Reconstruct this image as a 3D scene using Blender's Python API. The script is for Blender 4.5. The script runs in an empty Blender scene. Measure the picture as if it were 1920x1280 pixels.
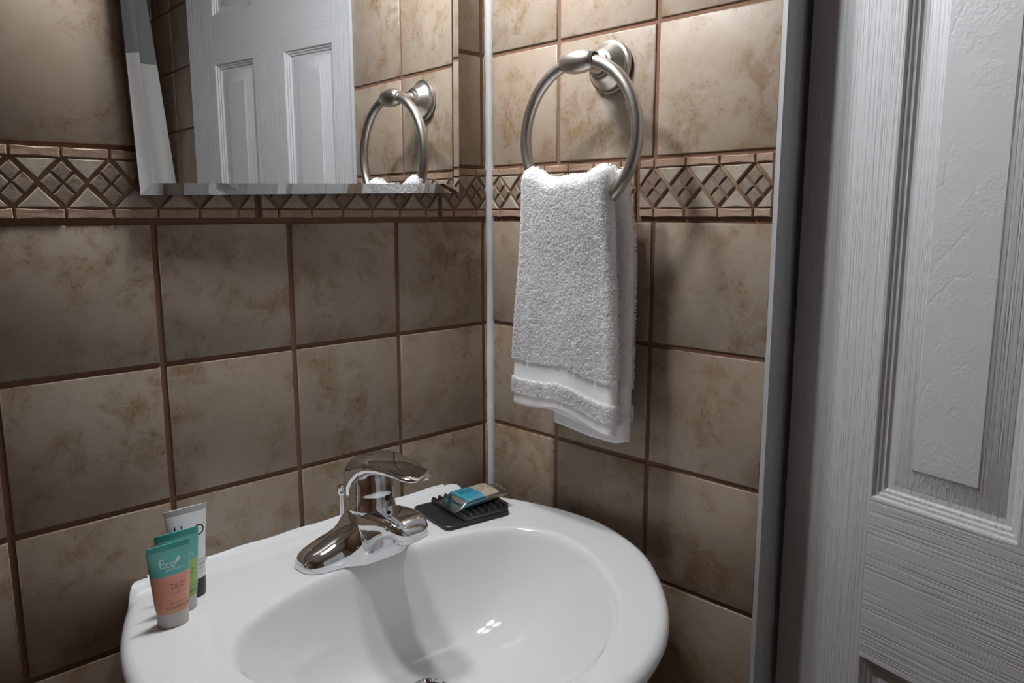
import bpy, bmesh, math, random
import numpy as np
from mathutils import Vector, Matrix

random.seed(7); rng = np.random.default_rng(7)
scene = bpy.context.scene
COL = scene.collection

# ------------------------------------------------------------------ camera
CAM = Vector((-0.7900, -0.8522, 0.3096)); YAW, PITCH, ROLL = 0.7952, 0.1604, -0.0016
_f = Vector((math.cos(YAW)*math.cos(PITCH), math.sin(YAW)*math.cos(PITCH), -math.sin(PITCH)))
_r = Vector((math.sin(YAW), -math.cos(YAW), 0)); _u = _r.cross(_f)
_r2 = math.cos(ROLL)*_r + math.sin(ROLL)*_u; _u2 = -math.sin(ROLL)*_r + math.cos(ROLL)*_u
cd = bpy.data.cameras.new('camera'); cam = bpy.data.objects.new('camera', cd); COL.objects.link(cam)
cam.matrix_world = Matrix(((_r2.x, _u2.x, -_f.x, CAM.x), (_r2.y, _u2.y, -_f.y, CAM.y), (_r2.z, _u2.z, -_f.z, CAM.z), (0, 0, 0, 1)))
cd.sensor_width = 36; cd.lens = 1471.79/1920*36; cd.clip_start = 0.02
scene.camera = cam

# ------------------------------------------------------------------ world, exposure
world = bpy.data.worlds.new('world'); scene.world = world; world.use_nodes = True
world.node_tree.nodes['Background'].inputs[0].default_value = (0.8, 0.85, 0.9, 1)
world.node_tree.nodes['Background'].inputs[1].default_value = 0.02
BULB_STRENGTH = 236.0
vs = scene.view_settings
vs.view_transform = 'Standard'; vs.look = 'None'; vs.gamma = 1; vs.use_curve_mapping = False
vs.exposure = 0.0
scene.cycles.sample_clamp_indirect = 6.0; scene.cycles.diffuse_bounces = 8; scene.cycles.max_bounces = 14

# ------------------------------------------------------------------ helpers
def tag(o, label=None, cat=None, group=None, kind=None):
    if label: o['label'] = label
    if cat: o['category'] = cat
    if group: o['group'] = group
    if kind: o['kind'] = kind
    return o

def empty(name, loc=(0, 0, 0), rot=(0, 0, 0), parent=None):
    o = bpy.data.objects.new(name, None); COL.objects.link(o)
    o.location = loc; o.rotation_euler = rot; o.parent = parent; o.empty_display_size = 0.02
    return o

def link(name, me, mat=None, parent=None):
    o = bpy.data.objects.new(name, me); COL.objects.link(o)
    if mat is not None and len(me.materials) == 0: me.materials.append(mat)
    o.parent = parent
    return o

def mesh(name, V, F, smooth=None):
    me = bpy.data.meshes.new(name); me.from_pydata([tuple(v) for v in V], [], F); me.update()
    bm = bmesh.new(); bm.from_mesh(me); bmesh.ops.recalc_face_normals(bm, faces=bm.faces[:]); bm.to_mesh(me); bm.free()
    if smooth is not None:
        me.shade_smooth()
        if smooth < 180: me.set_sharp_from_angle(angle=math.radians(smooth))
    return me

def loft(name, secs, closed=True, cap0=True, cap1=True, smooth=40):
    n = len(secs[0]); V = [p for s in secs for p in s]; F = []
    for i in range(len(secs)-1):
        for j in range(n if closed else n-1):
            k = (j+1) % n
            F.append((i*n+j, i*n+k, (i+1)*n+k, (i+1)*n+j))
    if cap0: F.append(tuple(range(n)))
    if cap1: F.append(tuple((len(secs)-1)*n + j for j in range(n)))
    return mesh(name, V, F, smooth)

def lathe(name, prof, axis='z', n=48, smooth=35, o=(0, 0, 0)):
    secs = []
    for r, h in prof:
        s = []
        for j in range(n):
            a = 2*math.pi*j/n; c, d = r*math.cos(a), r*math.sin(a)
            p = {'z': (c, d, h), 'x': (h, c, d), 'y': (c, h, d)}[axis]
            s.append((p[0]+o[0], p[1]+o[1], p[2]+o[2]))
        secs.append(s)
    return loft(name, secs, smooth=smooth)

def box(name, lo, hi, bevel=0.0, seg=2):
    bm = bmesh.new(); bmesh.ops.create_cube(bm, size=1)
    for v in bm.verts:
        v.co = Vector([lo[i] + (v.co[i]+0.5)*(hi[i]-lo[i]) for i in range(3)])
    if bevel: bmesh.ops.bevel(bm, geom=bm.edges[:], offset=bevel, segments=seg, profile=0.5, affect='EDGES', clamp_overlap=True)
    me = bpy.data.meshes.new(name); bm.to_mesh(me); bm.free()
    if bevel: me.shade_smooth(); me.set_sharp_from_angle(angle=math.radians(50))
    return me

def boxes(name, lst):
    V = []; F = []
    for lo, hi in lst:
        b = len(V)
        V += [(x, y, z) for x in (lo[0], hi[0]) for y in (lo[1], hi[1]) for z in (lo[2], hi[2])]
        F += [tuple(b+i for i in f) for f in ((0, 1, 3, 2), (4, 6, 7, 5), (0, 4, 5, 1), (2, 3, 7, 6), (0, 2, 6, 4), (1, 5, 7, 3))]
    return mesh(name, V, F)

def sstep(x):
    x = min(1, max(0, x)); return x*x*(3-2*x)

def interp(x, xs, ys): return float(np.interp(x, xs, ys))

def catmull(P, n=14):
    P = [np.array(p, float) for p in P]; out = []
    m = len(P)
    for i in range(m):
        a, b, c, d = P[(i-1) % m], P[i], P[(i+1) % m], P[(i+2) % m]
        for k in range(n):
            t = k/n
            out.append(0.5*((2*b)+(c-a)*t+(2*a-5*b+4*c-d)*t*t+(3*b-a-3*c+d)*t**3))
    return out

# ------------------------------------------------------------------ materials
class N:
    def __init__(s, name):
        s.m = bpy.data.materials.new(name); s.m.use_nodes = True; s.t = s.m.node_tree
        s.b = s.t.nodes['Principled BSDF']; s.out = s.t.nodes['Material Output']
    def n(s, typ, **kw):
        nd = s.t.nodes.new(typ)
        for k, v in kw.items(): setattr(nd, k, v)
        return nd
    def l(s, a, b): s.t.links.new(a, b)
    def set(s, **kw):
        for k, v in kw.items():
            s.b.inputs[k.replace('_', ' ')].default_value = v
        return s
    def coord(s, rand=True, scale=(1, 1, 1)):
        tc = s.n('ShaderNodeTexCoord'); mp = s.n('ShaderNodeMapping'); mp.inputs['Scale'].default_value = scale
        if rand:
            oi = s.n('ShaderNodeObjectInfo'); mu = s.n('ShaderNodeVectorMath', operation='SCALE'); cb = s.n('ShaderNodeCombineXYZ')
            m2 = s.n('ShaderNodeMath', operation='MULTIPLY'); m2.inputs[1].default_value = 37.7
            m3 = s.n('ShaderNodeMath', operation='MULTIPLY'); m3.inputs[1].default_value = 13.1
            s.l(oi.outputs['Random'], m2.inputs[0]); s.l(oi.outputs['Random'], m3.inputs[0])
            s.l(m2.outputs[0], cb.inputs[0]); s.l(oi.outputs['Random'], cb.inputs[1]); s.l(m3.outputs[0], cb.inputs[2])
            ad = s.n('ShaderNodeVectorMath', operation='ADD'); s.l(tc.outputs['Object'], ad.inputs[0]); s.l(cb.outputs[0], ad.inputs[1])
            s.l(ad.outputs[0], mp.inputs[0])
        else: s.l(tc.outputs['Object'], mp.inputs[0])
        return mp.outputs[0]
    def noise(s, vec, scale, detail=4, rough=0.55, dist=0.0):
        nd = s.n('ShaderNodeTexNoise'); nd.inputs['Scale'].default_value = scale; nd.inputs['Detail'].default_value = detail
        nd.inputs['Roughness'].default_value = rough; nd.inputs['Distortion'].default_value = dist; s.l(vec, nd.inputs['Vector'])
        return nd.outputs[0]
    def ramp(s, fac, stops):
        nd = s.n('ShaderNodeValToRGB'); e = nd.color_ramp.elements
        while len(e) < len(stops): e.new(0.5)
        for i, (p, c) in enumerate(stops):
            e[i].position = p; e[i].color = (c, c, c, 1) if not hasattr(c, '__len__') else (*c, 1)
        s.l(fac, nd.inputs[0]); return nd.outputs[0]
    def mix(s, fac, a, b, mode='MIX'):
        nd = s.n('ShaderNodeMix', data_type='RGBA', blend_type=mode)
        if hasattr(fac, 'links'): s.l(fac, nd.inputs[0])
        else: nd.inputs[0].default_value = fac
        for v, k in ((a, 6), (b, 7)):
            if hasattr(v, 'links'): s.l(v, nd.inputs[k])
            else: nd.inputs[k].default_value = (*v, 1)
        return nd.outputs[2]
    def mul(s, a, b):
        nd = s.n('ShaderNodeMath', operation='MULTIPLY'); s.l(a, nd.inputs[0])
        if hasattr(b, 'links'): s.l(b, nd.inputs[1])
        else: nd.inputs[1].default_value = b
        return nd.outputs[0]
    def bump(s, h, strength=0.3, dist=0.001):
        nd = s.n('ShaderNodeBump'); nd.inputs['Strength'].default_value = strength; nd.inputs['Distance'].default_value = dist
        s.l(h, nd.inputs['Height']); s.l(nd.outputs[0], s.b.inputs['Normal'])
    def color(s, c): s.l(c, s.b.inputs['Base Color'])

def plain(name, col, rough=0.5, metal=0.0, **kw):
    m = N(name); m.set(Base_Color=(*col, 1), Roughness=rough, Metallic=metal, **kw); return m.m

def mat_tile():
    m = N('ceramic_tile'); v = m.coord()
    big = m.noise(v, 9, 5, 0.6, 0.5); med = m.noise(v, 30, 6, 0.65, 0.6); fine = m.noise(v, 150, 5, 0.7, 0.9); patch = m.noise(v, 14, 3, 0.5, 0.4)
    base = m.mix(m.ramp(big, [(0.36, 0.0), (0.62, 1.0)]), (0.355, 0.298, 0.243), (0.305, 0.242, 0.186))
    och = m.ramp(med, [(0.45, 0.0), (0.62, 0.95)]); pm = m.ramp(patch, [(0.40, 0.0), (0.58, 1.0)])
    c = m.mix(m.mul(och, pm), base, (0.24, 0.162, 0.092))
    sp = m.ramp(fine, [(0.53, 0.0), (0.61, 0.85)]); sm = m.ramp(med, [(0.45, 0.1), (0.6, 1.0)])
    c = m.mix(m.mul(m.mul(sp, sm), m.ramp(patch, [(0.36, 0.25), (0.58, 1.0)])), c, (0.155, 0.105, 0.068))
    oi = m.n('ShaderNodeObjectInfo'); tint = m.ramp(oi.outputs['Random'], [(0, (0.92, 0.91, 0.9)), (1, (1.04, 1.0, 0.97))])
    c = m.mix(1.0, c, tint, 'MULTIPLY')
    m.color(c); m.set(Roughness=0.42); m.bump(fine, 0.12, 0.0006); return m.m

def mat_grout():
    m = N('brown_grout'); v = m.coord(False); f = m.noise(v, 420, 4, 0.7); g = m.noise(v, 12, 3)
    m.color(m.mix(m.ramp(f, [(0.3, 0), (0.75, 1)]), (0.15, 0.072, 0.042), (0.20, 0.108, 0.066))); m.set(Roughness=0.9); m.bump(f, 0.6, 0.0012); return m.m

def mat_stone(name, a, b, edge=(0.5, 0.33, 0.22)):
    m = N(name); v = m.coord(); f = m.noise(v, 260, 5, 0.65); g = m.noise(v, 60, 4, 0.6)
    c = m.mix(m.ramp(g, [(0.35, 0), (0.65, 1)]), a, b)
    c = m.mix(m.ramp(f, [(0.56, 0), (0.72, 0.7)]), c, (b[0]*0.45, b[1]*0.42, b[2]*0.4))
    m.color(c); m.set(Roughness=0.62); m.bump(f, 0.35, 0.0012); return m.m

def mat_door(name, mode):
    m = N(name); tc = m.n('ShaderNodeTexCoord'); mp = m.n('ShaderNodeMapping'); m.l(tc.outputs['Object'], mp.inputs[0])
    if mode == 'v': mp.inputs['Scale'].default_value = (430, 430, 5)
    elif mode == 'h': mp.inputs['Scale'].default_value = (5, 5, 400)
    if mode in 'vh':
        h = m.ramp(m.noise(mp.outputs[0], 1.0, 2, 0.5, 0.25), [(0.40, 0), (0.5, 1)])
        m.bump(h, 0.5, 0.0009)
    else:
        mp.inputs['Scale'].default_value = (1, 1, 1)
        sx = m.n('ShaderNodeSeparateXYZ'); m.l(mp.outputs[0], sx.inputs[0])
        cb = m.n('ShaderNodeCombineXYZ')
        a = m.n('ShaderNodeMath', operation='POWER'); a.inputs[1].default_value = 2
        b0 = m.n('ShaderNodeMath', operation='ABSOLUTE'); m.l(sx.outputs[1], b0.inputs[0]); m.l(b0.outputs[0], a.inputs[0])
        k = m.n('ShaderNodeMath', operation='MULTIPLY'); k.inputs[1].default_value = 40.0; m.l(a.outputs[0], k.inputs[0])
        ad = m.n('ShaderNodeMath', operation='ADD'); m.l(sx.outputs[2], ad.inputs[0]); m.l(k.outputs[0], ad.inputs[1])
        nz = m.noise(mp.outputs[0], 30, 3, 0.6); n2 = m.mul(nz, 0.09)
        a2 = m.n('ShaderNodeMath', operation='ADD'); m.l(ad.outputs[0], a2.inputs[0]); m.l(n2, a2.inputs[1])
        sc = m.mul(a2.outputs[0], 150.0); sn = m.n('ShaderNodeMath', operation='SINE'); m.l(sc, sn.inputs[0])
        fr = m.noise(mp.outputs[0], 260, 3, 0.6); gate = m.ramp(m.noise(mp.outputs[0], 22, 2), [(0.4, 0), (0.55, 1)])
        hh = m.mul(m.mul(m.ramp(sn.outputs[0], [(0.6, 1), (0.95, 0)]), gate), m.ramp(fr, [(0.3, 0.3), (0.6, 1)]))
        m.bump(hh, 0.3, 0.0008)
    m.set(Base_Color=(0.55, 0.555, 0.57, 1), Roughness=0.42); return m.m

def mat_porcelain():
    m = N('white_porcelain'); m.set(Base_Color=(0.735, 0.74, 0.75, 1), Roughness=0.07, Specular_IOR_Level=0.55, Coat_Weight=0.3, Coat_Roughness=0.03); return m.m

def mat_nickel():
    m = N('brushed_nickel'); v = m.coord(False); f = m.noise(v, 500, 3)
    m.set(Base_Color=(0.56, 0.53, 0.49, 1), Metallic=1.0, Roughness=0.32)
    m.l(m.ramp(f, [(0.3, 0.28), (0.7, 0.4)]), m.b.inputs['Roughness']); return m.m

def mat_chrome():
    m = N('polished_chrome'); v = m.coord(False); f = m.noise(v, 380, 4, 0.7); g = m.noise(v, 38, 3)
    msk = m.mul(m.ramp(f, [(0.6, 0), (0.68, 1)]), m.ramp(g, [(0.55, 0), (0.68, 1)]))
    m.color(m.mix(msk, (0.72, 0.73, 0.74), (0.8, 0.8, 0.8))); m.set(Metallic=1.0, Roughness=0.05)
    m.l(m.ramp(msk, [(0, 0.05), (1, 0.75)]), m.b.inputs['Roughness']); return m.m

def mat_film():
    m = N('clear_film'); t = m.n('ShaderNodeBsdfTransparent'); g = m.n('ShaderNodeBsdfGlossy'); g.inputs['Roughness'].default_value = 0.12
    g.inputs['Color'].default_value = (0.8, 0.8, 0.8, 1)
    fr = m.n('ShaderNodeFresnel'); fr.inputs[0].default_value = 1.5; mx = m.n('ShaderNodeMixShader')
    ad = m.n('ShaderNodeMath', operation='ADD'); ad.inputs[1].default_value = 0.14; m.l(fr.outputs[0], ad.inputs[0])
    t.inputs[0].default_value = (0.9, 0.9, 0.9, 1)
    m.l(ad.outputs[0], mx.inputs[0]); m.l(t.outputs[0], mx.inputs[1]); m.l(g.outputs[0], mx.inputs[2]); m.l(mx.outputs[0], m.out.inputs[0]); return m.m

def mat_terry():
    m = N('terry_cotton'); d = m.n('ShaderNodeBsdfDiffuse'); t = m.n('ShaderNodeBsdfTranslucent'); x = m.n('ShaderNodeMixShader')
    d.inputs[0].default_value = (0.965, 0.965, 0.97, 1); t.inputs[0].default_value = (0.965, 0.965, 0.97, 1); x.inputs[0].default_value = 0.5
    m.l(d.outputs[0], x.inputs[1]); m.l(t.outputs[0], x.inputs[2]); m.l(x.outputs[0], m.out.inputs[0]); return m.m

def mat_emit(name, col, s):
    m = N(name); e = m.n('ShaderNodeEmission'); e.inputs[0].default_value = (*col, 1); e.inputs[1].default_value = s; m.l(e.outputs[0], m.out.inputs[0]); return m.m

def mat_ceramic_field(name, sc):   # plain tiled surface for walls outside the picture
    m = N(name); tc = m.n('ShaderNodeTexCoord'); br = m.n('ShaderNodeTexBrick'); br.offset = 0
    br.inputs['Scale'].default_value = 1; br.inputs['Brick Width'].default_value = 0.155; br.inputs['Row Height'].default_value = 0.155
    br.inputs['Mortar Size'].default_value = 0.003
    br.inputs['Color1'].default_value = (0.34, 0.27, 0.2, 1); br.inputs['Color2'].default_value = (0.30, 0.235, 0.175, 1); br.inputs['Mortar'].default_value = (0.2, 0.1, 0.055, 1)
    mp = m.n('ShaderNodeMapping'); mp.inputs['Rotation'].default_value = sc; m.l(tc.outputs['Object'], mp.inputs[0]); m.l(mp.outputs[0], br.inputs[0])
    m.color(br.outputs[0]); m.set(Roughness=0.5); return m.m

M = dict(
    tile=mat_tile(), grout=mat_grout(),
    brick=mat_stone('border_brick_stone', (0.36, 0.25, 0.18), (0.31, 0.20, 0.135)),
    tri=mat_stone('border_triangle_stone', (0.37, 0.315, 0.255), (0.32, 0.262, 0.20)),
    dia=mat_stone('border_diamond_stone', (0.235, 0.18, 0.135), (0.185, 0.135, 0.097)),
    body=mat_stone('border_body', (0.30, 0.175, 0.105), (0.22, 0.12, 0.07)),
    caulk=plain('white_caulk', (0.72, 0.72, 0.74), 0.45),
    doorv=mat_door('door_paint_vertical_grain', 'v'), doorh=mat_door('door_paint_horizontal_grain', 'h'), doorp=mat_door('door_paint_cathedral_grain', 'p'),
    jamb=plain('jamb_paint', (0.42, 0.425, 0.44), 0.45),
    white=plain('ceiling_paint', (0.75, 0.75, 0.74), 0.8),
    porc=mat_porcelain(), nickel=mat_nickel(), chrome=mat_chrome(),
    mirror=plain('mirror_silver', (0.80, 0.81, 0.81), 0.0, 1.0),
    edge=plain('mirror_edge_metal', (0.6, 0.61, 0.62), 0.15, 1.0),
    added_shade=plain('added_shade_white', (0.8, 0.8, 0.8), 0.4),
    dark=plain('dark_seam', (0.02, 0.02, 0.02), 0.6),
    terry=mat_terry(),
    weave=plain('woven_cotton', (0.93, 0.93, 0.935), 0.9),
    rubber=plain('black_silicone', (0.012, 0.012, 0.012), 0.45),
    film=mat_film(),
    bulb=mat_emit('bulb_glow', (0.975, 1.0, 1.02), BULB_STRENGTH),
)

# ------------------------------------------------------------------ room shell
FLOOR, CEIL, XL, YB = -0.94, 1.46, -1.55, -2.0
tag(link('floor', box('floor', (XL, YB, FLOOR-0.02), (0.1, 0.1, FLOOR)), mat_ceramic_field('floor_tile', (0, 0, 0))), 'brown ceramic tiled bathroom floor under the sink', 'floor', kind='structure')
tag(link('ceiling', box('ceiling', (XL, YB, CEIL), (0.1, 0.1, CEIL+0.02)), M['white']), 'plain white painted bathroom ceiling overhead', 'ceiling', kind='structure')
tag(link('wall_back', box('wall_back', (XL, YB-0.02, FLOOR), (0.1, YB, CEIL)), mat_ceramic_field('back_wall_tile', (math.pi/2, 0, 0))), 'brown tiled wall at the end of the bathroom beyond the shower curtain', 'wall', kind='structure')
tag(link('wall_far_left', box('wall_far_left', (XL-0.02, YB, FLOOR), (XL, 0.1, CEIL)), mat_ceramic_field('side_wall_tile', (math.pi/2, 0, math.pi/2))), 'brown tiled wall across the room from the door', 'wall', kind='structure')

# tiled walls. Local frame of a wall: X along it, +Y into it, Z up; tile faces at Y=0
G = 0.0055
def tile_mesh(w, h):
    bm = bmesh.new(); bmesh.ops.create_cube(bm, size=1)
    for v in bm.verts: v.co = Vector((v.co.x*w, 0.004+v.co.y*0.008, v.co.z*h))
    ed = [e for e in bm.edges if all(v.co.y < 0.001 for v in e.verts)]
    bmesh.ops.bevel(bm, geom=ed, offset=0.0016, segments=2, profile=0.5, affect='EDGES')
    me = bpy.data.meshes.new('tile'); bm.to_mesh(me); bm.free(); me.shade_smooth(); me.set_sharp_from_angle(angle=math.radians(60)); me.materials.append(M['tile'])
    return me
_tiles = {}
def put_tile(wall, a0, a1, z0, z1):
    w, h = round(a1-a0, 4), round(z1-z0, 4)
    if w < 0.002 or h < 0.002: return
    if (w, h) not in _tiles: _tiles[(w, h)] = tile_mesh(w, h)
    o = link('tile', _tiles[(w, h)], None, wall)
    o.location = ((a0+a1)/2, random.uniform(-0.0002, 0.0003), (z0+z1)/2)
    o.rotation_euler = (random.uniform(-.0005, .0005), random.uniform(-.001, .001), random.uniform(-.0005, .0005))

ZB = [0.3023, 0.1511, 0.0, -0.1511, -0.3022, -0.4533, -0.6044, -0.7555, -0.9066]
ZU = [0.3757, 0.5305, 0.6845, 0.838, 0.992, 1.146, 1.30, CEIL]
def tiles(wall, cols):
    for a0, a1 in zip(cols[:-1], cols[1:]):
        for zz in (ZB, ZU):
            for b0, b1 in zip(zz[:-1], zz[1:]):
                lo, hi = min(b0, b1), max(b0, b1)
                put_tile(wall, a0+0.003, a1-0.003, lo+G/2, hi-G/2)
PER = 0.0435; BZ0, BZ1 = 0.3066, 0.3732
_pm = {}
def piece_mesh(kind, poly, mat):
    """A tumbled stone chip: polygon prism with a softened, uneven edge."""
    P = []
    for i, p in enumerate(poly):
        q = poly[(i+1) % len(poly)]
        P.append(Vector(p)); P.append((Vector(p)+Vector(q))/2)
    c = sum(P, Vector((0, 0)))/len(P); secs = []
    j = [Vector((random.uniform(-1, 1), random.uniform(-1, 1)))*0.00045 for _ in P]
    for ins, y in ((0.0, 0.004), (0.0, -0.0009), (0.0009, -0.0021)):
        s = []
        for p, jj in zip(P, j):
            d = (c-p); d = d/max(d.length, 1e-6); q = p+jj+d*ins*1.3
            s.append((q.x, y+random.uniform(-.0002, .0002) if y < 0 else y, q.y))
        secs.append(s)
    me = loft(kind, secs, cap0=False, smooth=None); me.materials.append(mat); return me
def piece(kind, key, poly, mat, parent, loc):
    k = (kind, key, random.randrange(3))
    if k not in _pm: _pm[k] = piece_mesh(kind, poly, mat)
    o = link(kind, _pm[k], None, parent); o.location = (loc[0], random.uniform(-.0003, .0003), loc[1])
def border(wall, a0, n):
    """One listello tile holding n diamonds, from local a0 to a0+n*PER."""
    L = n*PER
    b = link('border_tile', box('border_tile', (0, 0.0004, BZ0), (L, 0.008, BZ1), 0.0006, 1), M['body'], wall); b.location = (a0, 0, 0)
    bh = 0.0088; g = 0.0011
    z_lo = BZ0+bh/2; z_hi = BZ1-bh/2+0.0004
    m0, m1 = BZ0+bh+0.0018, BZ1-bh-0.0014; zc = (m0+m1)/2; H = (m1-m0)/2
    hp = PER/2
    def brick(x0, x1, z):
        w = (x1-x0)/2-g*0.7; piece('border_brick', round(w, 4), [(-w, -bh/2), (w, -bh/2), (w, bh/2), (-w, bh/2)], M['brick'], b, ((x0+x1)/2, z))
    for z in (z_lo, z_hi):
        brick(0, hp, z)
        for i in range(n-1): brick(hp+i*PER, hp+(i+1)*PER, z)
        brick(L-hp, L, z)
    t = 0.0019
    for i in range(n+1):
        x = i*PER
        for sgn in (1, -1):
            xl = -hp+2.1*t if i > 0 else 0.0007; xr = hp-2.1*t if i < n else -0.0007
            base = sgn*H; tip = sgn*2.0*t
            if i == 0: poly = [(xl, base), (xr, base), (xl, tip*0.9)]
            elif i == n: poly = [(xl, base), (xr, base), (xr, tip*0.9)]
            else: poly = [(xl, base), (xr, base), (0, tip)]
            if sgn < 0: poly = poly[::-1]
            piece('border_triangle', (sgn, 0 if i == 0 else 2 if i == n else 1), poly, M['tri'], b, (x, zc))
    for i in range(n):
        x = hp+i*PER
        for dx, dz in ((0, 0.5), (0, -0.5), (0.5, 0), (-0.5, 0)):
            ex, ez = hp*0.5-0.0018, H*0.5-0.0018
            piece('border_diamond', 0, [(0, -ez), (ex, 0), (0, ez), (-ex, 0)], M['dia'], b, (x+dx*hp*0.97, zc+dz*H*0.97))

wallA = link('wall_left', box('wall_left', (XL, 0.0022, FLOOR), (0.03, 0.03, CEIL)), M['grout'])
tag(wallA, 'beige tiled wall behind the sink with a diamond mosaic border band', 'wall', kind='structure')
tiles(wallA, [-0.0127-0.155*k for k in range(9, -1, -1)] + [-0.0015])
border(wallA, -0.0907, 2)
for k in range(5): border(wallA, -0.3577-0.267*k, 6)

wallB = link('wall_right', boxes('wall_right', [((-0.03, 0.0022, FLOOR), (0.4445, 0.10, CEIL)), ((1.06, 0.0022, FLOOR), (2.0, 0.10, CEIL)), ((0.4445, 0.0022, 1.13), (1.06, 0.10, CEIL))]), M['grout'])
wallB.rotation_euler = (0, 0, -math.pi/2)
tag(wallB, 'beige tiled wall beside the door with a diamond mosaic border band', 'wall', kind='structure')
tiles(wallB, [-0.0015, 0.1338, 0.2890, 0.4462])
tiles(wallB, [1.075, 1.23, 1.385, 1.54, 1.695, 1.85, 1.995])
border(wallB, 0.0015, 6); border(wallB, 0.2686, 4)
border(wallB, 1.08, 6); border(wallB, 1.347, 6)

# caulk bead in the corner
secs = []
for i in range(160):
    z = FLOOR+0.002+(CEIL-FLOOR-0.004)*i/159
    r = 0.0070+0.0007*math.sin(z*23)+0.0004*math.sin(z*71+1)
    if BZ0 < z < BZ1: r += 0.0018*random.random()
    s = [(0.002, 0.002, z), (-r, 0.002, z)] + [(-r*math.cos(a)**0.8, -r*math.sin(a)**0.8, z) for a in np.linspace(0.08, math.pi/2-0.08, 6)] + [(0.002, -r, z)]
    secs.append(s)
tag(link('trim_1', loft('trim_1', secs, smooth=60), M['caulk']), 'white caulk bead running down the corner between the tiled walls', 'caulk', kind='structure')

# ------------------------------------------------------------------ door and jamb
jp = [(-0.004, -0.4462), (-0.0045, -0.4505), (-0.003, -0.4522), (0.013, -0.4526), (0.0145, -0.4512), (0.0165, -0.4508), (0.030, -0.4512), (0.0315, -0.4498), (0.033, -0.4465), (0.075, -0.4465), (0.075, -0.4448), (-0.004, -0.4448)]
tag(link('trim_2', loft('trim_2', [[(x, y, z) for x, y in jp] for z in (FLOOR, 1.11)], smooth=40), M['jamb']), 'grey white painted door jamb at the edge of the tiled wall', 'door jamb', kind='structure')
tag(link('trim_3', box('trim_3', (-0.004, -1.06, FLOOR), (0.075, -1.04, 1.11), 0.002), M['jamb']), 'painted door jamb at the free edge of the door', 'door jamb', kind='structure')
tag(link('trim_4', box('trim_4', (-0.004, -1.06, 1.11), (0.075, -0.4448, 1.13), 0.002), M['jamb']), 'painted head jamb above the door', 'door jamb', kind='structure')

# door leaf, local: X along from hinge edge, -Y... built as (s, depth, z); depth + goes away from the room
TH = 0.222
door = empty('door_1', (0.0392, -0.475, FLOOR+0.01)); 
door.rotation_euler = (0, 0, -math.pi/2-TH)   # local X -> (-sin TH, -cos TH), local Y -> (cos TH, -sin TH)
tag(door, 'white six panel moulded door with embossed wood grain standing slightly ajar', 'door', kind='structure')
Z0 = FLOOR+0.01
S0, S1, S2, S3, S4, S5 = -0.0214, 0.0835, 0.2275, 0.3271, 0.4637, 0.5579
ZR = [0.0, 0.235, -0.1579-Z0, 0.0193-Z0, 0.6317-Z0, 0.7307-Z0, 1.83, 2.03]
TK = 0.035
def dbox(nm, x0, x1, z0, z1, mat):
    return link(nm, box(nm, (x0, 0, z0), (x1, TK, z1)), mat, door)
dbox('stile', S0, S1, 0, ZR[7], M['doorv']); dbox('stile', S4, S5, 0, ZR[7], M['doorv'])
for a, b in ((0, 1), (2, 3), (4, 5), (6, 7)): dbox('rail', S1, S4, ZR[a], ZR[b], M['doorh'])
for a, b in ((1, 2), (3, 4), (5, 6)): dbox('mullion', S2, S3, ZR[a], ZR[b], M['doorv'])
PROF = [(0.0, 0.0), (0.0015, 0.0006), (0.003, 0.0035), (0.0055, 0.0042), (0.007, 0.0065), (0.0095, 0.0072), (0.0115, 0.0098), (0.017, 0.0105), (0.0185, 0.0100), (0.039, 0.0042), (0.0405, 0.0030), (0.0412, 0.0029)]
for xa, xb in ((S1, S2), (S3, S4)):
    for a, b in ((1, 2), (3, 4), (5, 6)):
        x0, x1, z0, z1 = xa, xb, ZR[a], ZR[b]; cx, cz = (x0+x1)/2, (z0+z1)/2
        secs = [[(x0+w-cx, d, z0+w-cz), (x1-w-cx, d, z0+w-cz), (x1-w-cx, d, z1-w-cz), (x0+w-cx, d, z1-w-cz)] for w, d in PROF]
        o = link('panel_moulding', loft('panel_moulding', secs, cap0=False, cap1=False, smooth=25), M['doorv'], door); o.location = (cx, 0, cz)
        w = PROF[-1][0]
        # field plate: local X is depth, Y across, so the grain reads upright
        f = link('panel_field', box('panel_field', (0, x0+w-cx, z0+w-cz), (0.006, x1-w-cx, z1-w-cz)), M['doorp'], door)
        f.location = (cx, PROF[-1][1], cz); f.rotation_euler = (0, 0, math.pi/2); f.scale = (1, 1, 1)
        link('panel_back', box('panel_back', (x0, 0.012, z0), (x1, TK, z1)), M['jamb'], door)
hg = lathe('hinge', [(0.0, 0), (0.006, 0), (0.006, 0.09), (0.0, 0.09)], n=16)
for hz in (0.22, 1.72):
    o = link('hinge', hg, M['nickel'], door); o.location = (S0-0.003, -0.004, hz)

# ------------------------------------------------------------------ medicine cabinet with bevelled mirror
dl = math.radians(1.86); MP0 = Vector((-0.05, -0.028, 0.4))
nrm = Vector((-math.sin(dl), -math.cos(dl), 0)); tx = Vector((math.cos(dl), -math.sin(dl), 0)); tz = Vector((0, 0, 1))
def on(x, z, out=0.0):
    t = (x-MP0.x)/tx.x; return MP0 + tx*t + tz*(z-MP0.z) + nrm*out
ZT = 0.80
Q = [(-0.4923, 0.3293), (-0.0792, 0.3390), (-0.0745, ZT+0.012), (-0.5055, ZT)]    # outer corners
def inset(Q, w):
    out = []
    for i in range(4):
        p, a, b = Vector(Q[i]), Vector(Q[i-1]), Vector(Q[(i+1) % 4])
        d1 = (a-p).normalized(); d2 = (b-p).normalized(); s = abs(d1.x*d2.y-d1.y*d2.x)
        out.append(tuple(p+(d1+d2)*w/s))
    return out
cab = empty('medicine_cabinet', (-0.29, 0, 0.33))
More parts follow.
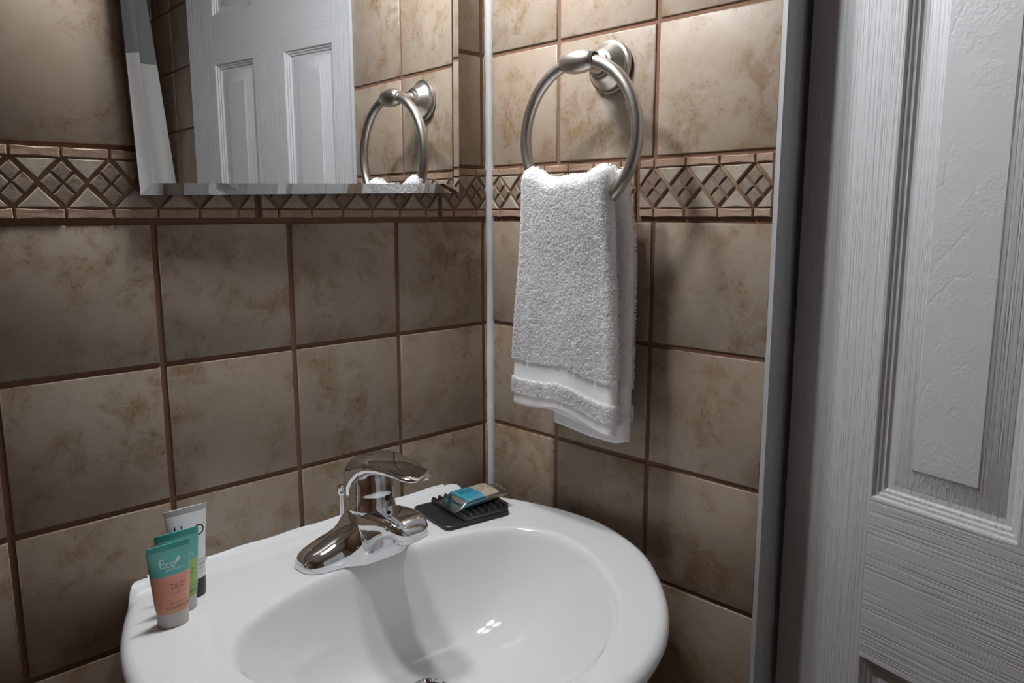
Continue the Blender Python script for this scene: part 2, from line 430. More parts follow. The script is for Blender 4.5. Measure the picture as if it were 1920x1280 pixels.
tag(cab, 'mirrored medicine cabinet with faceted edge hanging slightly crooked above the sink', 'mirror')
def inv(o): o.location = -Vector(cab.location); return o
Qi = inset(Q, 0.012)
inv(link('mirror_glass', mesh('mirror_glass', [on(x, z) for x, z in Qi], [(0, 1, 2, 3)]), M['mirror'], cab))
for i in range(4):
    j = (i+1) % 4
    inv(link('mirror_bevel', mesh('mirror_bevel', [on(*Q[i], -0.0022), on(*Q[j], -0.0022), on(*Qi[j]), on(*Qi[i])], [(0, 1, 2, 3)]), M['mirror'], cab))
inv(link('mirror_rim', loft('mirror_rim', [[on(x, z, d) for x, z in Q] for d in (-0.0022, -0.0065)], cap0=False, smooth=20), M['edge'], cab))
Qb = inset(Q, 0.007)
bk = [on(x, z, -0.0066) for x, z in Qb]; bw = [Vector((p.x, -0.0005, p.z)) for p in bk]
inv(link('cabinet_body', loft('cabinet_body', [bk, bw], smooth=20), M['edge'], cab))
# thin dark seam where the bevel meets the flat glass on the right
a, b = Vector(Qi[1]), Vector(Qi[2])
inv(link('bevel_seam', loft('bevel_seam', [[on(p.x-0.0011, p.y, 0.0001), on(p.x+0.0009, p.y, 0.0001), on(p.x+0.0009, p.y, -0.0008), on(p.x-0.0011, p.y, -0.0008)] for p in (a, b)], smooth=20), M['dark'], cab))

# ------------------------------------------------------------------ vanity light above the cabinet
vl = empty('vanity_light', (-0.325, 0, 0.90))
tag(vl, 'chrome vanity light bar with two white shades, added to block upward light, above the mirror', 'light')
link('backplate', box('backplate', (-0.2, -0.022, -0.045), (0.2, -0.0012, 0.045), 0.006), M['chrome'], vl)
for dx in (-0.08, 0.08):
    o = link('socket_arm', lathe('socket_arm', [(0.0, -0.021), (0.012, -0.021), (0.012, -0.05), (0.010, -0.070), (0.0, -0.070)], 'y', 24), M['chrome'], vl); o.location = (dx, 0, 0.048)
    g = lathe('globe_bulb', [(0.0005, -0.0375)] + [(0.0375*math.sin(t), -0.0375*math.cos(t)) for t in np.linspace(0.15, math.pi-0.15, 12)] + [(0.0005, 0.0375)], 'y', 24, 180)
    o = link('globe_bulb', g, M['bulb'], vl); o.location = (dx, -0.094, 0)
    sh = [(0.012, 0.062), (0.030, 0.058), (0.046, 0.044), (0.054, 0.022), (0.058, 0.0), (0.056, 0.0), (0.052, 0.021), (0.044, 0.042), (0.029, 0.0555), (0.012, 0.059)]  # opaque bell out of view, added to keep bulb light off the ceiling
    o = link('added_shade', lathe('added_shade', sh, 'z', 36, 60), M['added_shade'], vl); o.location = (dx, -0.094, 0)

# ------------------------------------------------------------------ pedestal sink
DZ = -0.088; SCX = -0.304
half_o = [(0.0, -0.0012), (0.12, -0.0012), (0.205, -0.0012), (0.226, -0.008), (0.250, -0.05), (0.275, -0.115), (0.288, -0.185), (0.284, -0.25), (0.252, -0.328), (0.198, -0.392), (0.142, -0.438), (0.078, -0.470), (0.0, -0.484)]
half_i = [(0.0, -0.113), (0.08, -0.119), (0.145, -0.139), (0.188, -0.165), (0.212, -0.205), (0.214, -0.245), (0.194, -0.302), (0.150, -0.366), (0.104, -0.408), (0.052, -0.436), (0.0, -0.446)]
def closed_outline(half):
    R_ = half; L_ = [(-x, y) for x, y in half[1:-1]][::-1]
    return catmull([(SCX+x, y) for x, y in R_ + L_])
DR = np.array([-0.302, -0.226]); DRZ = -0.206; RD = 0.022; NA = 288
def polar(poly):
    P = np.array(poly)-DR; a = np.arctan2(P[:, 1], P[:, 0]); r = np.hypot(P[:, 0], P[:, 1]); i = np.argsort(a)
    A = np.linspace(-math.pi, math.pi, NA, endpoint=False); return A, np.interp(A, a[i], r[i], period=2*math.pi)
ANG, RO = polar(closed_outline(half_o)); _, RIm = polar(closed_outline(half_i))
def sink_ring(fr, fz):
    out = []
    for a, ro, ri in zip(ANG, RO, RIm):
        r = fr(ro, ri); x, y = DR[0]+r*math.cos(a), DR[1]+r*math.sin(a)
        y = min(y, -0.0012)
        out.append((x, y, fz(ro, ri, x, y)))
    return out
LIP = 0.013; KB = 3.4
def bowl(ro, ri, s):
    rin = ri-LIP; L = rin-RD; q = KB*LIP/(2*L); z1 = (DZ+DRZ*q)/(1+q); m = KB*(z1-DRZ)/L
    return rin, L, z1, m
def bowlz(ri, s):
    rin, L, z1, m = bowl(0, ri, s); return DRZ+(z1-DRZ)*(0.10*s+0.90*s**KB/1.0) if s < 1 else z1
def deckz(x, y): return DZ + 0.0085*sstep((y+0.024)/0.018)
secs = []
for s in np.linspace(0, 1, 30):
    secs.append(sink_ring(lambda ro, ri: RD+(ri-LIP-RD)*s, lambda ro, ri, x, y: bowlz(ri, s)))
for t in np.linspace(0.12, 1, 9):
    def fz(ro, ri, x, y):
        rin, L, z1, m = bowl(0, ri, 1); return z1+(DZ-z1)*(2*t-t*t)
    secs.append(sink_ring(lambda ro, ri: ri-LIP+LIP*t, fz))
RE = 0.013
for t in np.linspace(0.06, 1, 16):
    secs.append(sink_ring(lambda ro, ri: ri+(ro-RE-ri)*t, lambda ro, ri, x, y: deckz(x, y)))
for a in np.linspace(0.2, math.pi/2, 7):
    secs.append(sink_ring(lambda ro, ri: ro-RE+RE*math.sin(a), lambda ro, ri, x, y: deckz(x, y)-RE*0.9*(1-math.cos(a))*(1-sstep((y+0.03)/0.02))))
for t, dz in ((0.004, 0.010), (0.012, 0.022), (0.03, 0.036), (0.06, 0.055), (0.10, 0.085), (0.14, 0.12), (0.17, 0.15)):
    secs.append(sink_ring(lambda ro, ri: ro-t*ro/0.25, lambda ro, ri, x, y: DZ-RE*0.9-dz))
sink = empty('pedestal_sink', (SCX, -0.2, FLOOR))
tag(sink, 'white porcelain pedestal sink with rounded oval basin against the tiled wall', 'sink')
def inv2(o, p): o.location = -Vector(p.location); return o
inv2(link('basin', loft('basin', secs, cap0=False, cap1=False, smooth=180), M['porc'], sink), sink)
ped = [(0.125, FLOOR+0.0005), (0.125, FLOOR+0.03), (0.10, FLOOR+0.08), (0.085, FLOOR+0.25), (0.082, FLOOR+0.45), (0.095, FLOOR+0.60), (0.12, DZ-0.16)]
inv2(link('pedestal', lathe('pedestal', ped, n=48, smooth=60, o=(DR[0], DR[1]+0.04, 0)), M['porc'], sink), sink)
drain = inv2(link('drain', lathe('drain', [(0.0235, DRZ-0.001), (0.0235, DRZ+0.0012), (0.020, DRZ+0.0022), (0.0165, DRZ+0.0005), (0.0160, DRZ-0.02), (0.0, DRZ-0.02)], o=(DR[0], DR[1], 0)), M['chrome'], sink), sink)
link('stopper', lathe('stopper', [(0.0, DRZ-0.012), (0.0135, DRZ-0.012), (0.0135, DRZ-0.002), (0.011, DRZ+0.0005), (0.0, DRZ+0.001)], o=(DR[0], DR[1], 0)), M['chrome'], drain)
# caulk line between sink and wall
cs = [[(x, -0.0003, DZ+0.0075), (x, -0.0045, DZ+0.0080), (x, -0.0022, DZ+0.0105), (x, -0.0003, DZ+0.0112+0.0006*math.sin(x*90))] for x in np.linspace(SCX-0.208, SCX+0.208, 40)]
inv2(link('caulk_line', loft('caulk_line', cs, smooth=60), M['caulk'], sink), sink)

# ------------------------------------------------------------------ faucet
FX, FY = -0.290, -0.088
fa = empty('faucet', (FX, FY, DZ+0.0006))
tag(fa, 'chrome single lever faucet on the back of the white sink', 'faucet')
def sec_yz(x, hw, hz, n=28, e=0.75, y0=0.0):
    s = []
    for j in range(n):
        a = math.pi*j/(n-1); c, d = math.cos(a), math.sin(a)
        s.append((x, y0+hw*math.copysign(abs(c)**e, c), hz*abs(d)**e))
    return s
xs = [-0.0880, -0.0875, -0.0855, -0.081, -0.073, -0.062, -0.050, -0.042, -0.035, -0.030, -0.0265, -0.023, -0.012, 0]
hw = [0.003, 0.009, 0.0150, 0.0200, 0.0245, 0.0270, 0.0280, 0.0280, 0.0280, 0.0280, 0.0280, 0.0280, 0.0280, 0.0280]
hz = [0.002, 0.0080, 0.0130, 0.0165, 0.0200, 0.0235, 0.0275, 0.0310, 0.0370, 0.0450, 0.0530, 0.0570, 0.0585, 0.0590]
full = [(x, w, h) for x, w, h in zip(xs, hw, hz)] + [(-x, w, h) for x, w, h in list(zip(xs, hw, hz))[-2::-1]]
link('base_body', loft('base_body', [sec_yz(x, w, h, y0=-0.013*sstep((0.050-abs(x))/0.03)) for x, w, h in full], smooth=60), M['chrome'], fa)
# spout: sections along -Y
def sec_xz(y, w, zt, zb, n=32, e=0.55):
    s = []; zc, h = (zt+zb)/2, (zt-zb)/2
    for j in range(n):
        a = 2*math.pi*j/n; c, d = math.cos(a), math.sin(a)
        s.append((w*math.copysign(abs(c)**e, c), y, zc+h*math.copysign(abs(d)**e, d)))
    return s
sp = [(0.006, 0.018, 0.056, 0.001), (-0.010, 0.0262, 0.0600, 0.0005), (-0.026, 0.0275, 0.0610, 0.001), (-0.038, 0.0278, 0.0625, 0.007), (-0.050, 0.0275, 0.0640, 0.019), (-0.061, 0.0270, 0.0650, 0.030), (-0.072, 0.0264, 0.0650, 0.037), (-0.082, 0.0254, 0.0640, 0.0405), (-0.090, 0.0238, 0.0618, 0.0415), (-0.0965, 0.0212, 0.0580, 0.0420), (-0.1005, 0.0170, 0.0540, 0.0430), (-0.1025, 0.0110, 0.0500, 0.0445)]
spout = link('spout', loft('spout', [sec_xz(*s) for s in sp], smooth=50), M['chrome'], fa)
link('aerator', lathe('aerator', [(0.0, 0.0), (0.0105, 0.0), (0.0118, 0.0015), (0.0118, 0.009), (0.0112, 0.0105), (0.0, 0.0105)], n=32, o=(0, -0.079, 0.0320)), M['chrome'], spout)
# handle hub + lever
hub = [(0.0, 0.056), (0.0268, 0.056), (0.0278, 0.058), (0.0278, 0.0615), (0.0268, 0.063), (0.0262, 0.078), (0.0258, 0.090), (0.0245, 0.102), (0.020, 0.109), (0.009, 0.113), (0.0, 0.114)]
handle = empty('handle', (0, 0, 0), parent=fa)
link('handle_hub', lathe('handle_hub', [(r, h) for r, h in hub], n=48, smooth=45, o=(0, -0.018, 0)), M['chrome'], handle)
lv = [(0.0120, 0.010, 0.086, 0.066), (0.0100, 0.0185, 0.101, 0.063), (0.003, 0.0250, 0.113, 0.064), (-0.006, 0.0280, 0.1198, 0.072), (-0.018, 0.0290, 0.1242, 0.084), (-0.030, 0.0286, 0.1264, 0.0955), (-0.043, 0.0268, 0.1270, 0.1035), (-0.058, 0.0245, 0.1262, 0.1085), (-0.074, 0.0225, 0.1245, 0.1110), (-0.090, 0.0212, 0.1222, 0.1115), (-0.104, 0.0195, 0.1196, 0.1115), (-0.1125, 0.0150, 0.1175, 0.1118), (-0.1165, 0.008, 0.1160, 0.1126)]
link('lever', loft('lever', [sec_xz(y, w, zt, zb, 32, 0.72) for y, w, zt, zb in lv], smooth=50), M['chrome'], handle)
link('index_button', lathe('index_button', [(0.0, -0.0272), (0.0032, -0.0272), (0.0036, -0.0262), (0.0, -0.0255)], 'y', 20, o=(0.004, -0.018, 0.074)), M['dark'], handle)
rod = link('lift_rod', lathe('lift_rod', [(0.0, 0.02), (0.0021, 0.02), (0.0021, 0.064), (0.0035, 0.066), (0.0052, 0.070), (0.0050, 0.0745), (0.003, 0.077), (0.0, 0.0775)], n=20, o=(-0.012, 0.029, -0.002)), M['chrome'], fa)

# ------------------------------------------------------------------ towel ring
RX, RY, RZ = -0.062, -0.2225, 0.487
tr = empty('towel_ring', (0, RY, RZ))
tag(tr, 'brushed nickel towel ring mounted on the right tiled wall', 'towel ring')
link('flange', lathe('flange', [(0.0, -0.0012), (0.0315, -0.0012), (0.03192, -0.0045), (0.03066, -0.0072), (0.02772, -0.0082), (0.0273, -0.0105), (0.02562, -0.0125), (0.02184, -0.0165), (0.01806, -0.0225), (0.0168, -0.0235), (0.01428, -0.0242), (0.01386, -0.0275), (0.01092, -0.0285), (0.00966, -0.031), (0.0, -0.031)], 'x', 56, 25), M['nickel'], tr)
link('post', lathe('post', [(0.0, -0.030), (0.0095, -0.030), (0.0098, -0.033), (0.0085, -0.036), (0.0080, -0.046), (0.0095, -0.054), (0.0, -0.060)], 'x', 32, 40), M['nickel'], tr)
RC = 0.0868; RT = 0.0071
sw = []; NS = 120
for i in range(NS):
    a = 2*math.pi*i/NS
    c = Vector((RX, RC*math.sin(a), RC*math.cos(a)-RC)); d = Vector((0, math.sin(a), math.cos(a)))
    sw.append([c + d*RT*math.cos(b) + Vector((1, 0, 0))*RT*math.sin(b) for b in np.linspace(0, 2*math.pi, 16, endpoint=False)])
sw.append(sw[0])
link('ring', loft('ring', sw, cap0=False, cap1=False, smooth=180), M['nickel'], tr)
bp = [(0.0, -0.02438), (0.00712, -0.0241), (0.00997, -0.02162), (0.01216, -0.01472), (0.01349, -0.00552), (0.01378, 0.00184), (0.01311, 0.01104), (0.01159, 0.0184), (0.00931, 0.02346), (0.00684, 0.02484), (0.0, 0.02502)]
br = link('barrel', lathe('barrel', bp, 'y', 40, 40, o=(RX, 0, -0.001)), M['nickel'], tr)
link('barrel_socket', lathe('barrel_socket', [(0.0, -0.0247), (0.0082, -0.0247), (0.0082, -0.0240), (0.0, -0.0240)], 'y', 32, o=(RX, 0, -0.001)), M['dark'], br)

# ------------------------------------------------------------------ towel
tw = empty('hand_towel', (RX, RY, 0.04))
tag(tw, 'white terry hand towel folded through the nickel ring', 'towel')
def off(o): o.location = -Vector(tw.location); return o
def layer(name, zt_fn, zb_fn, yl, yr, xc, th, nz=90, nu=44, mat=None):
    """A folded cloth slab: levels from top to bottom; returns mesh and a surface sampler."""
    def pt(k, v):                       # k around the stadium outline [0,1), v down
        if k < 0.5: u, side = k*2, -1
        else: u, side = 1-(k-0.5)*2, 1
        zz = zt_fn(u)+(zb_fn(u)-zt_fn(u))*v
        y = yl(v)+(yr(v)-yl(v))*u
        e = min(u, 1-u); t = th(v)*math.sqrt(max(0.0, 1-(1-min(1, e/0.06))**2))
        x = xc(u, v)+side*t
        if v < 0.05: x = xc(u, v)+side*t*math.sqrt(max(0, 1-(1-v/0.05)**2))
        return (x, y, zz)
    ks = list(np.linspace(0, 0.5, nu, endpoint=False))+list(np.linspace(0.5, 1, nu, endpoint=False))
    vs_ = [0, 0.003, 0.008, 0.016, 0.028, 0.04]+list(np.linspace(0.05, 1, nz))
    return loft(name, [[pt(k, v) for k in ks] for v in vs_], smooth=180), pt
# front fold
f_top = lambda u: 0.354+0.011*math.exp(-((u-0.10)/0.15)**2)+0.013*math.exp(-((u-0.90)/0.13)**2)+0.002*math.sin(u*13)
f_bot = lambda u: 0.0635-0.016*sstep((u-0.45)/0.5) - 0.002*math.sin(u*9)
f_l = lambda v: -0.140+0.019*sstep(v*1.15)
f_r = lambda v: -0.277-0.012*sstep(v*1.2)
f_x = lambda u, v: -0.0620-0.0025*v - 0.0025*math.sin(u*5.2+0.6)*sstep(v*2) - 0.0015*math.sin(u*11+v*2)*v
f_t = lambda v: 0.0145-0.0065*sstep(v*2.2)
meF, ptF = layer('front_fold', f_top, f_bot, f_l, f_r, f_x, f_t)
off(link('front_fold', meF, M['weave'], tw))
# back fold, hangs lower and sticks out to the right
b_top = lambda u: 0.352+0.010*abs(2*u-1)**1.6
b_bot = lambda u: 0.040-0.008*sstep(u*1.6)+0.004*sstep((u-0.85)/0.15)
b_l = lambda v: -0.150-0.020*sstep(v*1.3)
b_r = lambda v: -0.284-0.007*sstep(v*2.5)
b_x = lambda u, v: -0.0500+0.0105*sstep(v*4)-0.001*math.sin(u*7+1)*v
b_t = lambda v: 0.0105-0.0025*v
meB, ptB = layer('back_fold', b_top, b_bot, b_l, b_r, b_x, b_t)
off(link('back_fold', meB, M['weave'], tw))
i_bot = lambda u: 0.047-0.004*u
meI, ptI = layer('inner_fold', lambda u: 0.34, i_bot, lambda v: -0.150-0.002*v, lambda v: -0.262-0.01*v, lambda u, v: -0.0255, lambda v: 0.004, 40, 24)
off(link('inner_fold', meI, M['weave'], tw))
# terry loops, too many to count: one strip of bent thread per loop
def pile(name, pt, count, kfun, bands, L=0.0034, W=0.00042):
    V = np.zeros((count*8, 3)); idx = 0
    for _ in range(count):
        k = kfun(); v = random.random()
        if v < 0.05 and random.random() < 0.3: v = random.random()*0.05
        z = pt(k, v)[2]
        if any(a(k) < v < b(k) for a, b in bands): continue
        e = 0.004
        p = np.array(pt(k, v)); pk = np.array(pt((k+e) % 1, v)); pv = np.array(pt(k, min(1, v+e)) if v+e <= 1 else pt(k, v-e)); sgn = 1 if v+e <= 1 else -1
        n = np.cross(pk-p, (pv-p)*sgn); ln = np.linalg.norm(n)
        if ln < 1e-12: continue
        n /= ln
        if kfun is not None:
            c = np.array([(pt(0.25, v)[0]+pt(0.75, v)[0])/2, p[1], p[2]])
            if np.dot(n, p-c) < 0: n = -n
        t = np.array([random.gauss(0, 1), random.gauss(0, 1), random.gauss(-0.5, 1)]); t -= n*np.dot(n, t); t /= np.linalg.norm(t)+1e-9
        w = np.cross(n, t)*W*random.uniform(0.8, 1.3); l = L*random.uniform(0.6, 1.25)
        c0 = p-n*0.0004; c1 = p+n*l*0.55+t*l*0.05; c2 = p+n*l*0.85+t*l*0.38; c3 = p+n*l*0.55+t*l*0.75
        for c in (c0, c1, c2, c3):
            V[idx] = c-w; V[idx+1] = c+w; idx += 2
    n = idx//8; V = V[:idx]
    base = np.arange(n)[:, None, None]*8
    F = (base+np.array([[0, 1, 3, 2], [2, 3, 5, 4], [4, 5, 7, 6]])[None]).reshape(-1, 4)
    me = bpy.data.meshes.new(name); me.vertices.add(len(V)); me.vertices.foreach_set('co', V.ravel())
    me.loops.add(F.size); me.loops.foreach_set('vertex_index', F.ravel().astype(np.int32))
    me.polygons.add(len(F)); me.polygons.foreach_set('loop_start', np.arange(0, F.size, 4, dtype=np.int32)); me.polygons.foreach_set('loop_total', np.full(len(F), 4, dtype=np.int32))
    me.update(calc_edges=True); me.validate(); return me
U = lambda k: k*2 if k < 0.5 else 1-(k-0.5)*2
bandF = [(lambda k: 0.800-0.004*U(k), lambda k: 0.882-0.004*U(k)), (lambda k: 0.948, lambda k: 2.0)]
kF = lambda: random.random()*0.5 if random.random() < 0.86 else (random.random()*0.06-0.02 if random.random() < 0.5 else 0.46+random.random()*0.1) % 1
o = off(link('terry_pile', pile('terry_pile', ptF, 46000, kF, bandF), M['terry'], tw)); o['kind'] = 'stuff'
bandB = [(lambda k: 0.80, lambda k: 0.86), (lambda k: 0.93, lambda k: 2.0)]
kB = lambda: (0.36+random.random()*0.30)
o = off(link('terry_pile', pile('terry_pile', ptB, 16000, kB, bandB), M['terry'], tw)); o['kind'] = 'stuff'

# ------------------------------------------------------------------ text on objects
def text_mesh(body, size, xalign='CENTER', shear=0.0, space=1.0):
    cu = bpy.data.curves.new('lettering', 'FONT'); cu.body = body; cu.size = size; cu.align_x = xalign; cu.align_y = 'CENTER'; cu.shear = shear
    cu.space_character = space; cu.resolution_u = 2
    ob = bpy.data.objects.new('lettering_tmp', cu); COL.objects.link(ob)
    dg = bpy.context.evaluated_depsgraph_get(); me = bpy.data.meshes.new_from_object(ob.evaluated_get(dg))
    bpy.data.objects.remove(ob); bpy.data.curves.remove(cu); me.materials.clear(); return me
def wrap_text(body, size, x, z, surf, mat, parent, space=1.0, up=0.00012):
    me = text_mesh(body, size, space=space)
    bm = bmesh.new(); bm.from_mesh(me); bmesh.ops.triangulate(bm, faces=bm.faces[:])
    for v in bm.verts:
        X, Z = v.co.x+x, v.co.y+z; v.co = Vector((X, surf(X, Z)-up, Z))
    bm.to_mesh(me); bm.free(); return link('lettering', me, mat, parent)

# ------------------------------------------------------------------ toiletry tubes
def tube(name, loc, label, levels, parts, capcol, rz=0.0, texts=(), leaf=None):
    """levels: (z, rx, ry); parts: (name, z0, z1, material)"""
    t = empty(name, loc, (0, 0, rz)); tag(t, label, 'tube', 'toiletry tubes on the sink')
    Zs, RXs, RYs = zip(*levels)
    rx = lambda z: interp(z, Zs, RXs); ry = lambda z: interp(z, Zs, RYs)
    def ell(z, n=36): return [(rx(z)*math.cos(a), ry(z)*math.sin(a), z) for a in np.linspace(0, 2*math.pi, n, endpoint=False)]
    for nm, z0, z1, mat in parts:
        zz = np.linspace(z0, z1, max(3, int((z1-z0)/0.003)))
        link(nm, loft(nm, [ell(z) for z in zz], smooth=50), mat, t)
    surf = lambda x, z: -ry(z)*math.sqrt(max(0.0, 1-(x/rx(z))**2))
    for body, size, x, z, mat, spc in texts: wrap_text(body, size, x, z, surf, mat, t, spc)
    if leaf:
        lx, lz, s, mat = leaf
        P = [(-0.9, -0.9), (-0.75, -0.2), (-0.2, 0.55), (0.6, 0.95), (1.0, 1.0), (0.95, 0.3), (0.55, -0.35), (-0.1, -0.75)]
        V = []
        for px, pz in P:
            X, Zz = lx+px*s, lz+pz*s; V.append((X, surf(X, Zz)-0.00012, Zz))
        link('leaf_emblem', mesh('leaf_emblem', V, [tuple(range(len(V)))]), mat, t)
    return t
teal = plain('teal_plastic', (0.10, 0.42, 0.40), 0.35, Subsurface_Weight=0.15)
teal_d = plain('teal_crimp', (0.045, 0.34, 0.33), 0.4)
peach = plain('peach_lotion_plastic', (0.72, 0.33, 0.24), 0.35, Subsurface_Weight=0.2)
green = plain('green_shampoo_plastic', (0.30, 0.46, 0.17), 0.35, Subsurface_Weight=0.2)
frost = plain('frosted_cap', (0.66, 0.625, 0.60), 0.4, Transmission_Weight=0.15)
wtube = plain('white_tube', (0.80, 0.81, 0.83), 0.3)
wcrimp = plain('grey_crimp', (0.55, 0.56, 0.57), 0.45)
bcap = plain('black_cap', (0.01, 0.01, 0.011), 0.25)
ink_p = plain('pale_print', (0.55, 0.66, 0.62), 0.5); ink_b = plain('brown_print', (0.12, 0.06, 0.05), 0.5); ink_k = plain('black_print', (0.02, 0.02, 0.022), 0.5); ink_g = plain('green_print', (0.06, 0.12, 0.05), 0.5)
lv1 = [(0, 0.0146, 0.0100), (0.002, 0.0150, 0.0104), (0.0145, 0.0150, 0.0104), (0.0152, 0.0158, 0.0109), (0.030, 0.0172, 0.0102), (0.050, 0.0190, 0.0075), (0.065, 0.0203, 0.0040), (0.075, 0.0209, 0.0012), (0.082, 0.0211, 0.0009)]
T1, T2, T3 = (-0.5240, -0.103, DZ+0.0004), (-0.5070, -0.081, DZ+0.0004), (-0.4880, -0.0585, DZ+0.0004)
tube('conditioner_tube', T1, 'peach conditioner tube with teal top, front of the three tubes on the sink', lv1,
     [('cap', 0, 0.0147, frost), ('peach_body', 0.0147, 0.0525, peach), ('teal_shoulder', 0.0525, 0.0765, teal), ('crimp', 0.0765, 0.082, teal_d)], frost, 0.0,
     [('E', 0.0125, -0.0085, 0.0640, ink_p, 1), ('co', 0.0105, -0.0005, 0.0632, ink_p, 1), ('BOTANICS', 0.0036, 0.0035, 0.0575, ink_p, 1.05), ('White Tea', 0.0036, 0.0035, 0.0430, ink_b, 1), ('& Honey', 0.0036, 0.0035, 0.0400, ink_b, 1), ('with', 0.0020, 0.0040, 0.0372, ink_b, 1), ('Organic Aloe', 0.0024, 0.0040, 0.0345, ink_b, 1), ('HEALTHY HOTEL', 0.0020, 0.0040, 0.0252, ink_b, 1.25), ('Conditioner', 0.0048, 0.0034, 0.0210, ink_b, 1)],
     leaf=(0.0068, 0.0655, 0.0032, ink_p))
lv2 = [(z*1.0, a*1.04, b) for z, a, b in lv1[:-1]]+[(0.083, 0.0222, 0.0009)]
tube('shampoo_tube', T2, 'green shampoo tube with teal top, between the peach and white tubes', lv2,
     [('cap', 0, 0.0147, frost), ('green_body', 0.0147, 0.0525, green), ('teal_shoulder', 0.0525, 0.0765, teal), ('crimp', 0.0765, 0.083, teal_d)], frost, 0.0,
     [('Eco', 0.0115, -0.003, 0.0640, ink_p, 1), ('BOTANICS', 0.0036, 0.0045, 0.0575, ink_p, 1.05), ('White Tea', 0.0036, 0.0055, 0.0430, ink_g, 1), ('& Honey', 0.0036, 0.0055, 0.0400, ink_g, 1), ('HEALTHY HOTEL', 0.0020, 0.005, 0.0252, ink_g, 1.25), ('Shampoo', 0.0058, 0.0052, 0.0210, ink_g, 1)])
lv3 = [(0, 0.0150, 0.0100), (0.002, 0.0156, 0.0105), (0.020, 0.0165, 0.0108), (0.0205, 0.0160, 0.0106), (0.040, 0.0172, 0.0098), (0.065, 0.0192, 0.0068), (0.080, 0.0208, 0.0035), (0.0905, 0.0217, 0.0012), (0.0970, 0.0222, 0.0010)]
tube('lotion_tube', T3, 'white body lotion tube with black cap, tallest of the three tubes', lv3,
     [('cap', 0, 0.0202, bcap), ('white_body', 0.0202, 0.0907, wtube), ('crimp', 0.0907, 0.0970, wcrimp)], bcap, 0.0,
     [('H', 0.0135, -0.010, 0.0745, ink_k, 1), ('2', 0.0095, 0.000, 0.0715, ink_k, 1), ('O', 0.0165, 0.0108, 0.0710, ink_k, 1), ('+', 0.004, 0.0172, 0.0765, ink_k, 1), ('HYDRATING', 0.0024, 0.0075, 0.0395, ink_k, 1.3), ('BODY LOTION', 0.0040, 0.0058, 0.0350, ink_k, 1.0), ('sea mineral', 0.0024, 0.0075, 0.0310, ink_k, 1.0), ('30 ml 1 fl oz', 0.0022, 0.0075, 0.0265, ink_k, 1.3)])

# ------------------------------------------------------------------ soap dish and soap
sd = empty('soap_dish', (-0.131, -0.080, DZ+0.0004), (0, 0, math.radians(-9)))
tag(sd, 'black silicone soap dish with ribs on the sink ledge', 'soap dish')
def slab(name, w0, w1, d0, d1, z0, z1, r):
    P = []
    for cx, cy, a0 in ((w1-r, d1-r, 0), (w0+r, d1-r, 90), (w0+r, d0+r, 180), (w1-r, d0+r, 270)):
        P += [(cx+r*math.cos(math.radians(a0+a)), cy+r*math.sin(math.radians(a0+a))) for a in (0, 30, 60, 90)]
    ins = 0.0012; c = ((w0+w1)/2, (d0+d1)/2)
    sh = lambda s, z: [(c[0]+(x-c[0])*s, c[1]+(y-c[1])*s, z) for x, y in P]
    return loft(name, [sh(1, z0), sh(1, z1-0.001), sh(1-2*ins/(w1-w0), z1)], smooth=30)
link('tray', slab('tray', -0.050, 0.050, -0.048, 0.044, 0.0003, 0.0055, 0.008), M['rubber'], sd)
link('tray_step', slab('tray_step', -0.022, 0.048, -0.046, 0.042, 0.0050, 0.0085, 0.004), M['rubber'], sd)
for i in range(7):
    x = -0.019+i*0.0096; h = 0.0128+0.0004*i
    prof = [(x-0.0032, 0.0080), (x+0.0032, 0.0080), (x+0.0013, h), (x-0.0007, h)]
    y0, y1 = -0.044, 0.041
    link('rib', loft('rib', [[(px, y0+(0.006 if pz > 0.009 else 0), pz) for px, pz in prof], [(px, y1, pz) for px, pz in prof]], smooth=30), M['rubber'], sd)
link('end_wall', slab('end_wall', 0.0425, 0.049, -0.045, 0.041, 0.0050, 0.0160, 0.003), M['rubber'], sd)
so = empty('soap_bar', (-0.112, -0.089, DZ+0.0152), (math.radians(3), math.radians(-1), math.radians(-4)))
tag(so, 'cream bar of soap with blue band in clear wrapper on the black dish', 'soap')
def soap_sec(x, w=0.0200, h=0.0062, zc=0.0066, n=28, e=0.45):
    return [(x, w*math.copysign(abs(math.cos(a))**e, math.cos(a)), zc+h*math.copysign(abs(math.sin(a))**e, math.sin(a))) for a in np.linspace(0, 2*math.pi, n, endpoint=False)]
cream = plain('cream_soap', (0.62, 0.53, 0.43), 0.4); blue = plain('blue_label', (0.055, 0.42, 0.56), 0.35)
link('soap_body', loft('soap_body', [soap_sec(-0.028, 0.0155, 0.0042), soap_sec(-0.0272, 0.0182, 0.0054)]+[soap_sec(x) for x in np.linspace(-0.0255, 0.0255, 6)]+[soap_sec(0.0272, 0.0182, 0.0054), soap_sec(0.028, 0.0155, 0.0042)], smooth=50), cream, so)
link('label_band', loft('label_band', [soap_sec(-0.0284, 0.0160, 0.0045), soap_sec(-0.0276, 0.0186, 0.0057)]+[soap_sec(x, 0.0203, 0.0064) for x in (-0.0262, -0.018, -0.010, -0.002, 0.0015)], cap0=False, cap1=False, smooth=60), blue, so)
def flat_text(body, size, x, y, z, mat, rot):
    o = link('lettering', text_mesh(body, size), mat, so); o.location = (x, y, z); o.rotation_euler = (0, 0, rot); return o
flat_text('H2O', 0.0120, -0.0115, 0.006, 0.01312, plain('teal_print', (0.004, 0.045, 0.08), 0.4), 0.0)
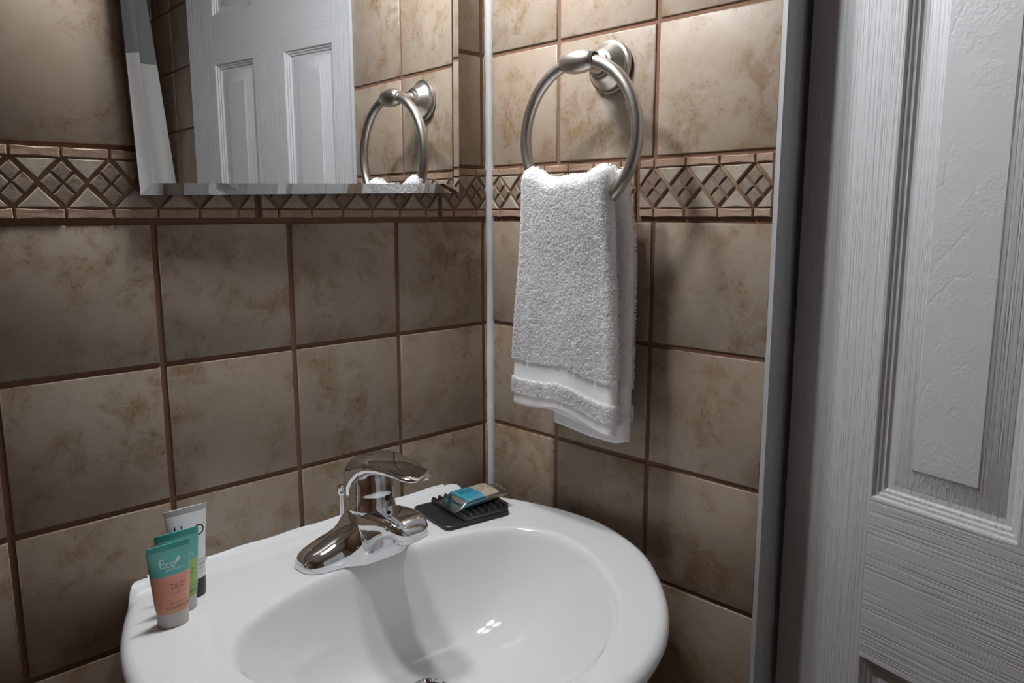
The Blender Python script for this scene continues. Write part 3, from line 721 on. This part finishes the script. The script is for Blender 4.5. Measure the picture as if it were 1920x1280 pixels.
flat_text('mineral soap', 0.0036, 0.0145, 0.004, 0.01292, ink_b, 0.0)
flat_text('facial cleansing bar', 0.0024, 0.0145, 0.000, 0.01292, ink_b, 0.0)
wr = [(-0.050, 0.0205, 0.0006, 0.0015), (-0.046, 0.0206, 0.0007, 0.0020), (-0.037, 0.0207, 0.0024, 0.0038), (-0.029, 0.0209, 0.0062, 0.0064), (-0.02, 0.0212, 0.0071, 0.0066), (0.0, 0.0212, 0.0071, 0.0066), (0.02, 0.0212, 0.0071, 0.0066), (0.029, 0.0209, 0.0062, 0.0064), (0.036, 0.0207, 0.0026, 0.0056), (0.043, 0.0205, 0.0007, 0.0058), (0.047, 0.0203, 0.0006, 0.0064)]
link('wrapper', loft('wrapper', [soap_sec(x, w, h, zc, 36, 0.5) for x, w, h, zc in wr], cap0=False, cap1=False, smooth=60), M['film'], so)

# ------------------------------------------------------------------ shower curtain seen in the mirror
sc_ = empty('shower_curtain', (-0.35, -1.42, FLOOR+0.05))
tag(sc_, 'white shower curtain with a sheer grey top seen in the mirror', 'curtain')
def curtain(name, z0, z1, mat):
    secs = []
    for z in np.linspace(z0, z1, 12):
        f = (z-0.393)/0.518; xe = -0.006-0.048*f
        row = []
        for u in np.linspace(0, 1, 60):
            row.append((xe-u*0.62, -1.405-0.012*math.sin(u*40+0.4)*min(1, u*14), z))
        back = [(x, y-0.002, z_) for x, y, z_ in row[::-1]]
        secs.append(row+back)
    o = link(name, loft(name, secs, smooth=70), mat, sc_); o.location = -Vector(sc_.location); return o
curtain('curtain_cloth', FLOOR+0.08, 0.70, plain('curtain_cloth', (0.8, 0.8, 0.8), 0.8))
curtain('sheer_panel', 0.70, 1.05, plain('curtain_sheer', (0.33, 0.34, 0.35), 0.7, Alpha=0.85))
rd = link('curtain_rod', lathe('curtain_rod', [(0.0, -1.54), (0.012, -1.54), (0.012, -0.002), (0.0, -0.002)], 'x', 20, o=(0, -1.405, 1.065)), M['chrome'], sc_); rd.location = -Vector(sc_.location)
